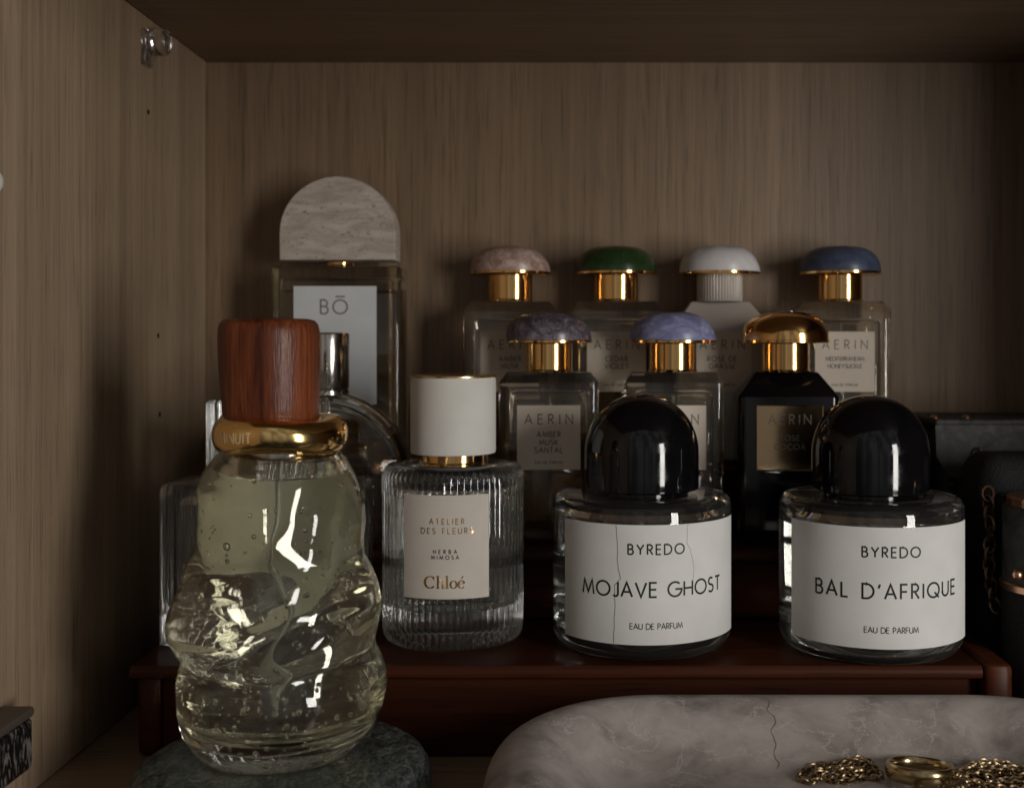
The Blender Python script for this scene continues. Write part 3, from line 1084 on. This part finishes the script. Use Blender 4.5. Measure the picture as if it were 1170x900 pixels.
def chamber(a, y):
    """the perfume chamber blown inside the thick glass, much smoother than the outside"""
    l, r = (interp(LEFT, y), interp(RIGHT, y))
    base = (l + r) / 2 - 16
    if y > 806:
        base *= max(0.10, math.sqrt(max(0.0, 1 - ((y - 806) / 24.5) ** 2)))
    return base * (1 + 0.03 * math.sin(2 * a + y * 0.020))


for y in [830 - k * (830 - 528) / 110 for k in range(111)]:
    rr_ = [chamber(2 * PI * k / NA, y) * SC for k in range(NA)]
    irings.append([(5 * SC + r_ * math.cos(2 * PI * k / NA), r_ * math.sin(2 * PI * k / NA), zof(y)) for k, r_ in enumerate(rr_)])
loft(bm, irings, flip=True)
put("bottle", bm, "glass_olive", t)
bm = bmesh.new()
lq = []
for ring in irings:
    if ring[0][2] <= zof(545):
        lq.append([(x * 1.004, y * 1.004, z - 0.00005) for x, y, z in ring])
loft(bm, lq)
put("perfume", bm, "perfume_green", t)
# paper label on the far side, seen through the glass
bm = bmesh.new()
rows = []
for j in range(61):
    a = math.radians(34 + (142 - 34) * j / 60)
    row = []
    for k in range(41):
        y = 712 - (712 - 552) * k / 40
        rr = lump(a, y) * SC
        row.append([bm.verts.new(((rr + h) * math.cos(a), (rr + h) * math.sin(a), zof(y))) for h in (0.00025, 0.0005)])
    rows.append(row)
for a_, b_ in zip(rows, rows[1:]):
    for k in range(40):
        bm.faces.new((a_[k][0], b_[k][0], b_[k + 1][0], a_[k + 1][0]))
        bm.faces.new((a_[k][1], a_[k + 1][1], b_[k + 1][1], b_[k][1]))
bmesh.ops.recalc_face_normals(bm, faces=bm.faces)
put("back_label", bm, "label_back", t)
# bubbles blown into the glass and hanging in the perfume
bm = bmesh.new()
rnd = random.Random(21)
for k in range(620):
    y = rnd.triangular(545, 852, 790)
    a = -PI / 2 + rnd.uniform(-1.45, 1.45) if k % 4 else rnd.uniform(-PI, PI)
    rr = lump(a, y)
    lim = chamber(a, y) * 0.6
    rad = rnd.uniform(min(lim, rr - 6), rr - 5)
    s = (1.25 if y > 750 else 1.0) * rnd.choice((0.7, 0.9, 1.0, 1.0, 1.2, 1.5, 2.0)) * 0.36e-3
    sq = rnd.uniform(0.9, 1.3)
    lathe(bm, [(s * math.sin(q), -s * sq * math.cos(q)) for q in [math.radians(w) for w in (8, 30, 52, 75, 105, 128, 150, 172)]], 12, (rad * SC * math.cos(a), rad * SC * math.sin(a), zof(y)))
o = put("bubbles", bm, "air", t)
o["kind"] = "stuff"
bm = bmesh.new()
tube(bm, [(-0.0002, -0.004, 0.0170), (0.0010, -0.004, 0.045), (0.0004, 0.001, 0.062), (-0.0006, 0, 0.0985)], 0.0008, 8)
put("dip_tube", bm, "tube", t)
# fat gold ring round the neck
bm = bmesh.new()
rings = []
n1, n2 = 96, 28
for k in range(n1):
    a = 2 * PI * k / n1
    ring = []
    for j in range(n2):
        b = 2 * PI * j / n2
        rr = 0.0152 + 0.0067 * math.copysign(abs(math.cos(b)) ** 0.8, math.cos(b)) * (1 + 0.03 * math.sin(2 * a + 0.6))
        zz = 0.0060 * math.copysign(abs(math.sin(b)) ** 0.85, math.sin(b)) * (1 + 0.06 * math.sin(a * 2 + 1.0))
        ring.append(bm.verts.new((rr * math.cos(a), rr * math.sin(a), zz + 0.0005 * math.sin(3 * a))))
    rings.append(ring)
for k in range(n1):
    for j in range(n2):
        bm.faces.new((rings[k][j], rings[(k + 1) % n1][j], rings[(k + 1) % n1][(j + 1) % n2], rings[k][(j + 1) % n2]))
o = put("neck_ring", bm, "ring_gold", t)
o.location = (0.0003, 0, 0.1072)
o.rotation_euler = (0.02, 0.03, 0)
bm = bmesh.new()


def ringmap(u, v, h):
    a0 = math.radians(-27)
    b = v / 0.0064
    a = a0 + u / 0.0219 - PI / 2
    rr = 0.0152 + 0.0067 * math.cos(b) ** 0.8 * (1 + 0.03 * math.sin(2 * a + 0.6)) + h * math.cos(b)
    zz = (0.0060 * math.copysign(abs(math.sin(b)) ** 0.85, math.sin(b)) * (1 + 0.06 * math.sin(a * 2 + 1.0))) + h * math.sin(b)
    return (rr * math.cos(a), rr * math.sin(a), zz + 0.0005 * math.sin(3 * a))


write(bm, "MINUIT", ringmap, 0, 0.0000, 0.0027, width=0.0125, weight=0.15, lift=0.00015)
put("lettering", bm, "engraving", o)
bm = bmesh.new()
lathe(bm, [(0.0120, 0.0985), (0.0125, 0.0990), (0.0125, 0.1120)], 48)
put("neck", bm, "chrome", t)
# turned wooden cap, a little lopsided
bm = bmesh.new()
rings = []
for r, z in ((0.0135, 0.1120), (0.0147, 0.1123), (0.0152, 0.1133), (0.0155, 0.1180), (0.0158, 0.1240), (0.0161, 0.1300), (0.0162, 0.1360), (0.0162, 0.1410), (0.0160, 0.1445), (0.0155, 0.1466), (0.0144, 0.1479), (0.0125, 0.1484), (0.006, 0.1486)):
    q = (z - 0.112) / 0.036
    z = 0.1105 + (z - 0.112) * 0.955
    ring = []
    for k in range(72):
        a = 2 * PI * k / 72
        lo = 1 + 0.045 * q * max(0, -math.cos(a)) + 0.012 * math.cos(2 * a + 0.4)
        ring.append((-0.0034 + r * lo * math.cos(a) + 0.0004 * (1 - q), r * lo * math.sin(a), z))
    rings.append(ring)
loft(bm, rings)
put("cap", bm, "padauk", t)

# ------------------------------------------------------------------ marble dish with jewellery
DX, DY = 0.085, 0.346
HX, HY, DR = 0.1155, 0.0795, 0.060
PROF = [(0.016, 0), (0.007, 0.0015), (0.002, 0.0065), (0, 0.0135), (0.0012, 0.0205), (0.0045, 0.0262), (0.0095, 0.0294), (0.0150, 0.0302), (0.0200, 0.0290), (0.0255, 0.0253), (0.0305, 0.0200), (0.0350, 0.0158), (0.0395, 0.0131), (0.045, 0.0121), (0.052, 0.0119)]
# finer profile
fine = []
for a, b in zip(PROF, PROF[1:]):
    for k in range(3):
        fine.append((a[0] + (b[0] - a[0]) * k / 3, a[1] + (b[1] - a[1]) * k / 3))
fine.append(PROF[-1])
for _ in range(2):
    fine = [fine[0]] + [tuple((a[i] + 2 * b[i] + c[i]) / 4 for i in (0, 1)) for a, b, c in zip(fine, fine[1:], fine[2:])] + [fine[-1]]
bm = bmesh.new()
box_loft(bm, HX, HY, DR, fine, n=24)
dish = put("marble_dish", bm, "dish_marble")
dish.location = (DX, DY, 0.0003)
tag(dish, "thick-rimmed grey marble tray with a crack, holding gold jewellery", "dish")
bm = bmesh.new()


def dishmap(u, v, h):
    """u along the back wall, v = inset from the outer edge"""
    z = 0.0
    for (a, za), (b, zb) in zip(fine, fine[1:]):
        if a >= 0.0138 and a <= v <= b:
            z = za + (zb - za) * (v - a) / (b - a)
            break
    return (u, HY - v, z + h)


cr = []
rnd = random.Random(3)
for k in range(26):
    v = 0.0172 + 0.0225 * k / 25
    cr.append((0.068 - DX + 0.0006 * math.sin(k * 0.9) + rnd.uniform(-1, 1) * 0.00030 + (0.0010 if 7 < k < 12 else 0), v))
ribbon(bm, cr, [0.00016 + 0.00026 * abs(math.sin(k * 0.5)) for k in range(26)], dishmap, 0.00008)
for f in bm.faces:
    f.normal_update()
M["crack_dark"] = mat("crack_dark", (0.20, 0.17, 0.15), 0.8)
put("crack", bm, "crack_dark", dish)
# slate-coloured inclusion veins near the crack
FLOORZ = 0.0003 + 0.0119


def links(bm, path, step, r, wire):
    """a cable chain along a path, each link turned a quarter from the last"""
    P = [Vector(p) for p in path]
    acc, k, nxt = 0.0, 0, 0.0
    for a, b in zip(P, P[1:]):
        seg = (b - a).length
        while nxt <= acc + seg:
            q = a.lerp(b, (nxt - acc) / max(seg, 1e-9))
            d = (b - a).normalized()
            rot = d.to_track_quat('X', 'Z').to_matrix().to_4x4() @ Matrix.Rotation(PI / 4 + (PI / 2) * (k % 2) + random.uniform(-0.3, 0.3), 4, 'X')
            mt = Matrix.Translation(q) @ rot
            n, m_ = 9, 5
            R_ = []
            for i in range(n):
                t_ = 2 * PI * i / n
                c = Vector((step * 0.78 * math.cos(t_), r * math.sin(t_), 0))
                nn = Vector((math.cos(t_), math.sin(t_), 0))
                R_.append([bm.verts.new(mt @ (c + nn * wire * math.cos(2 * PI * j / m_) + Vector((0, 0, wire * math.sin(2 * PI * j / m_))))) for j in range(m_)])
            for i in range(n):
                for j in range(m_):
                    bm.faces.new((R_[i][j], R_[(i + 1) % n][j], R_[(i + 1) % n][(j + 1) % m_], R_[i][(j + 1) % m_]))
            k += 1
            nxt += step
        acc += seg


def heap(cx, cy, rx, ry, hz, turns, seed, rz=0.0):
    """a tangled heap: loops piled over one another"""
    rnd = random.Random(seed)
    pts = []
    n = turns * 14
    f1, f2 = rnd.uniform(0.6, 0.9), rnd.uniform(1.2, 1.6)
    for k in range(n):
        a = 2 * PI * k / 14
        q = k / n
        rad = 0.35 + 0.6 * abs(math.sin(a * f1 * 0.37 + seed))
        x = rx * rad * math.cos(a + 0.5 * math.sin(a * 0.31)) + rx * 0.3 * math.sin(a * 0.17)
        y = ry * rad * math.sin(a * 1.03) + ry * 0.25 * math.cos(a * 0.23 * f2)
        env = max(0.0, 1 - (x / (rx * 1.15)) ** 2)
        z = 0.0009 + hz * q * env * (0.6 + 0.4 * math.sin(a * 2.1 + seed))
        c, s = math.cos(rz), math.sin(rz)
        pts.append((cx + x * c - y * s, cy + x * s + y * c, FLOORZ + max(z, 0.0009)))
    return pts


bm = bmesh.new()
links(bm, heap(0.0890, 0.383, 0.0125, 0.0075, 0.0046, 10, 2.0), 0.0021, 0.00115, 0.00040)
o = put("gold_necklace", bm, "old_gold")
tag(o, "heap of fine gold chain in the dish, left of the plain gold ring", "necklace")
bm = bmesh.new()
links(bm, heap(0.1395, 0.3780, 0.0185, 0.0085, 0.0048, 11, 5.0, -0.25), 0.0021, 0.00115, 0.00040)
o = put("gold_necklace", bm, "old_gold")
tag(o, "heap of fine gold chain in the dish, right of the plain gold ring", "necklace")
# plain band leaning on the chains
bm = bmesh.new()
rings = []
for k in range(72):
    a = 2 * PI * k / 72
    ring = []
    for j in range(14):
        b = 2 * PI * j / 14
        rr = 0.0103 + 0.0011 * math.cos(b)
        ring.append(bm.verts.new((rr * math.cos(a), rr * math.sin(a), 0.0026 * math.sin(b))))
    rings.append(ring)
for k in range(72):
    for j in range(14):
        bm.faces.new((rings[k][j], rings[(k + 1) % 72][j], rings[(k + 1) % 72][(j + 1) % 14], rings[k][(j + 1) % 14]))
o = put("gold_ring", bm, "band_gold")
o.location = (0.1134, 0.3765, FLOORZ + 0.0042)
o.rotation_euler = (-0.13, 0.03, 0)
tag(o, "plain wide polished gold band lying between the two chain heaps", "ring")
# ridged ring in front
bm = bmesh.new()
rings = []
for k in range(144):
    a = 2 * PI * k / 144
    g = 1 + 0.16 * math.sin(24 * a)
    ring = []
    for j in range(10):
        b = 2 * PI * j / 10
        rr = 0.0072 + 0.0016 * g * math.cos(b)
        ring.append(bm.verts.new((rr * math.cos(a), rr * math.sin(a), 0.0017 * g * math.sin(b))))
    rings.append(ring)
for k in range(144):
    for j in range(10):
        bm.faces.new((rings[k][j], rings[(k + 1) % 144][j], rings[(k + 1) % 144][(j + 1) % 10], rings[k][(j + 1) % 10]))
o = put("gold_ring", bm, "old_gold")
o.location = (0.1145, 0.3610, FLOORZ + 0.0045)
o.rotation_euler = (-0.25, -0.15, 0)
tag(o, "small ridged gold ring at the lower edge, in front of the plain band", "ring")


# ------------------------------------------------------------------ bags at the right
def chain_part(parent, pts, step, r, wire, m):
    bm = bmesh.new()
    links(bm, pts, step, r, wire)
    return put("chain", bm, m, parent)


t = thing("handbag", "black handbag with grey canvas flap and copper studs against the back wall", "handbag", (0.232, 0.556, 0))
bm = bmesh.new()
box_loft(bm, 0.0655, 0.0260, 0.010, [(0.004, 0.0004), (0.001, 0.002), (0, 0.006), (0.001, 0.09), (0.004, 0.1150), (0.006, 0.1190)])
put("body", bm, "leather", t)
bm = bmesh.new()
out = [(-0.0660, 0.1195), (-0.0655, 0.105), (-0.060, 0.096), (-0.030, 0.090), (0.030, 0.090), (0.060, 0.096), (0.0655, 0.105), (0.0660, 0.1195)]
rings = [[(x, y, z) for x, z in out] for y in (-0.0282, -0.0263)]
loft(bm, rings)
bar(bm, -0.0660, 0.0660, -0.0282, 0.0262, 0.1192, 0.1222, 0.001)
bmesh.ops.recalc_face_normals(bm, faces=bm.faces)
put("flap", bm, "canvas", t)
for x in (-0.0640, -0.0490):
    bm = bmesh.new()
    lathe(bm, [(0.0020, 0.1222), (0.0021, 0.1228), (0.0016, 0.1236), (0.0006, 0.1239)], 16, (x, -0.020, 0))
    put("stud", bm, "copper", t)
bm = bmesh.new()
links(bm, [(-0.0465, -0.0295, 0.106), (-0.0455, -0.0300, 0.096), (-0.0445, -0.0302, 0.082), (-0.044, -0.0300, 0.066)], 0.0040, 0.0021, 0.0006)
put("chain", bm, "dark_copper", t)

t = thing("handbag", "small boxy black suede bag standing beside the riser's right end", "handbag", (0.2120, 0.492, 0))
bm = bmesh.new()
box_loft(bm, 0.0470, 0.0200, 0.014, [(0.004, 0.0004), (0.001, 0.0018), (0, 0.005), (0.0004, 0.060), (0.0016, 0.095), (0.0035, 0.1030), (0.0062, 0.1075), (0.0095, 0.1098), (0.013, 0.1105)])
put("body", bm, "suede", t)
bm = bmesh.new()
bar(bm, -0.0380, 0.0380, -0.0222, -0.0192, 0.056, 0.0960, 0.0014)
put("flap", bm, "suede", t)
bm = bmesh.new()
links(bm, [(-0.0435, -0.0245, 0.096), (-0.0425, -0.0250, 0.080), (-0.0432, -0.0250, 0.064), (-0.0405, -0.0250, 0.050)], 0.0042, 0.0026, 0.0007)
put("chain", bm, "dark_copper", t)

t = thing("lipstick_case", "black cylinder case with grey canvas sleeve and copper rim at the right edge", "case", (0.1872, 0.447, 0))
bm = bmesh.new()
lathe(bm, [(0.0180, 0.0004), (0.0192, 0.0012), (0.0196, 0.003), (0.0196, 0.060), (0.0190, 0.0615)], 64)
put("base", bm, "suede", t)
bm = bmesh.new()
lathe(bm, [(0.0198, 0.0612), (0.0203, 0.0616), (0.0203, 0.0640), (0.0198, 0.0645)], 64)
put("lower_rim", bm, "copper", t)
bm = bmesh.new()
lathe(bm, [(0.0190, 0.0640), (0.0192, 0.0650), (0.0192, 0.0930), (0.0188, 0.0940)], 64)
put("sleeve", bm, "canvas", t)
bm = bmesh.new()
lathe(bm, [(0.0172, 0.0938), (0.0177, 0.0941), (0.0177, 0.0972), (0.0170, 0.0976)], 64)
put("upper_rim", bm, "copper", t)
bm = bmesh.new()
bmesh.ops.create_uvsphere(bm, u_segments=16, v_segments=10, radius=0.0022, matrix=Matrix.Translation((-0.0185, -0.0105, 0.0690)))
put("clasp", bm, "copper", t)

# ------------------------------------------------------------------ embossed black box at the lower left
t = thing("trinket_box", "black lidded box with embossed silvery side at the lower left corner", "box", (-0.2005 + 0.0, 0.338, 0))
# right face stands at x = -0.181; the wall carries on behind it
bm = bmesh.new()
bar(bm, 0.0110, 0.0150, -0.060, 0.020, 0.0003, 0.0170, 0.001)
put("foot", bm, "black_lacquer", t)
bm = bmesh.new()
bar(bm, 0.0094, 0.0198, -0.070, 0.040, 0.0172, 0.0338, 0.0012)
put("body", bm, "embossed", t)
bm = bmesh.new()
bar(bm, 0.0094, 0.0202, -0.071, 0.0405, 0.0342, 0.0375, 0.0010)
put("lid", bm, "box_lid", t)
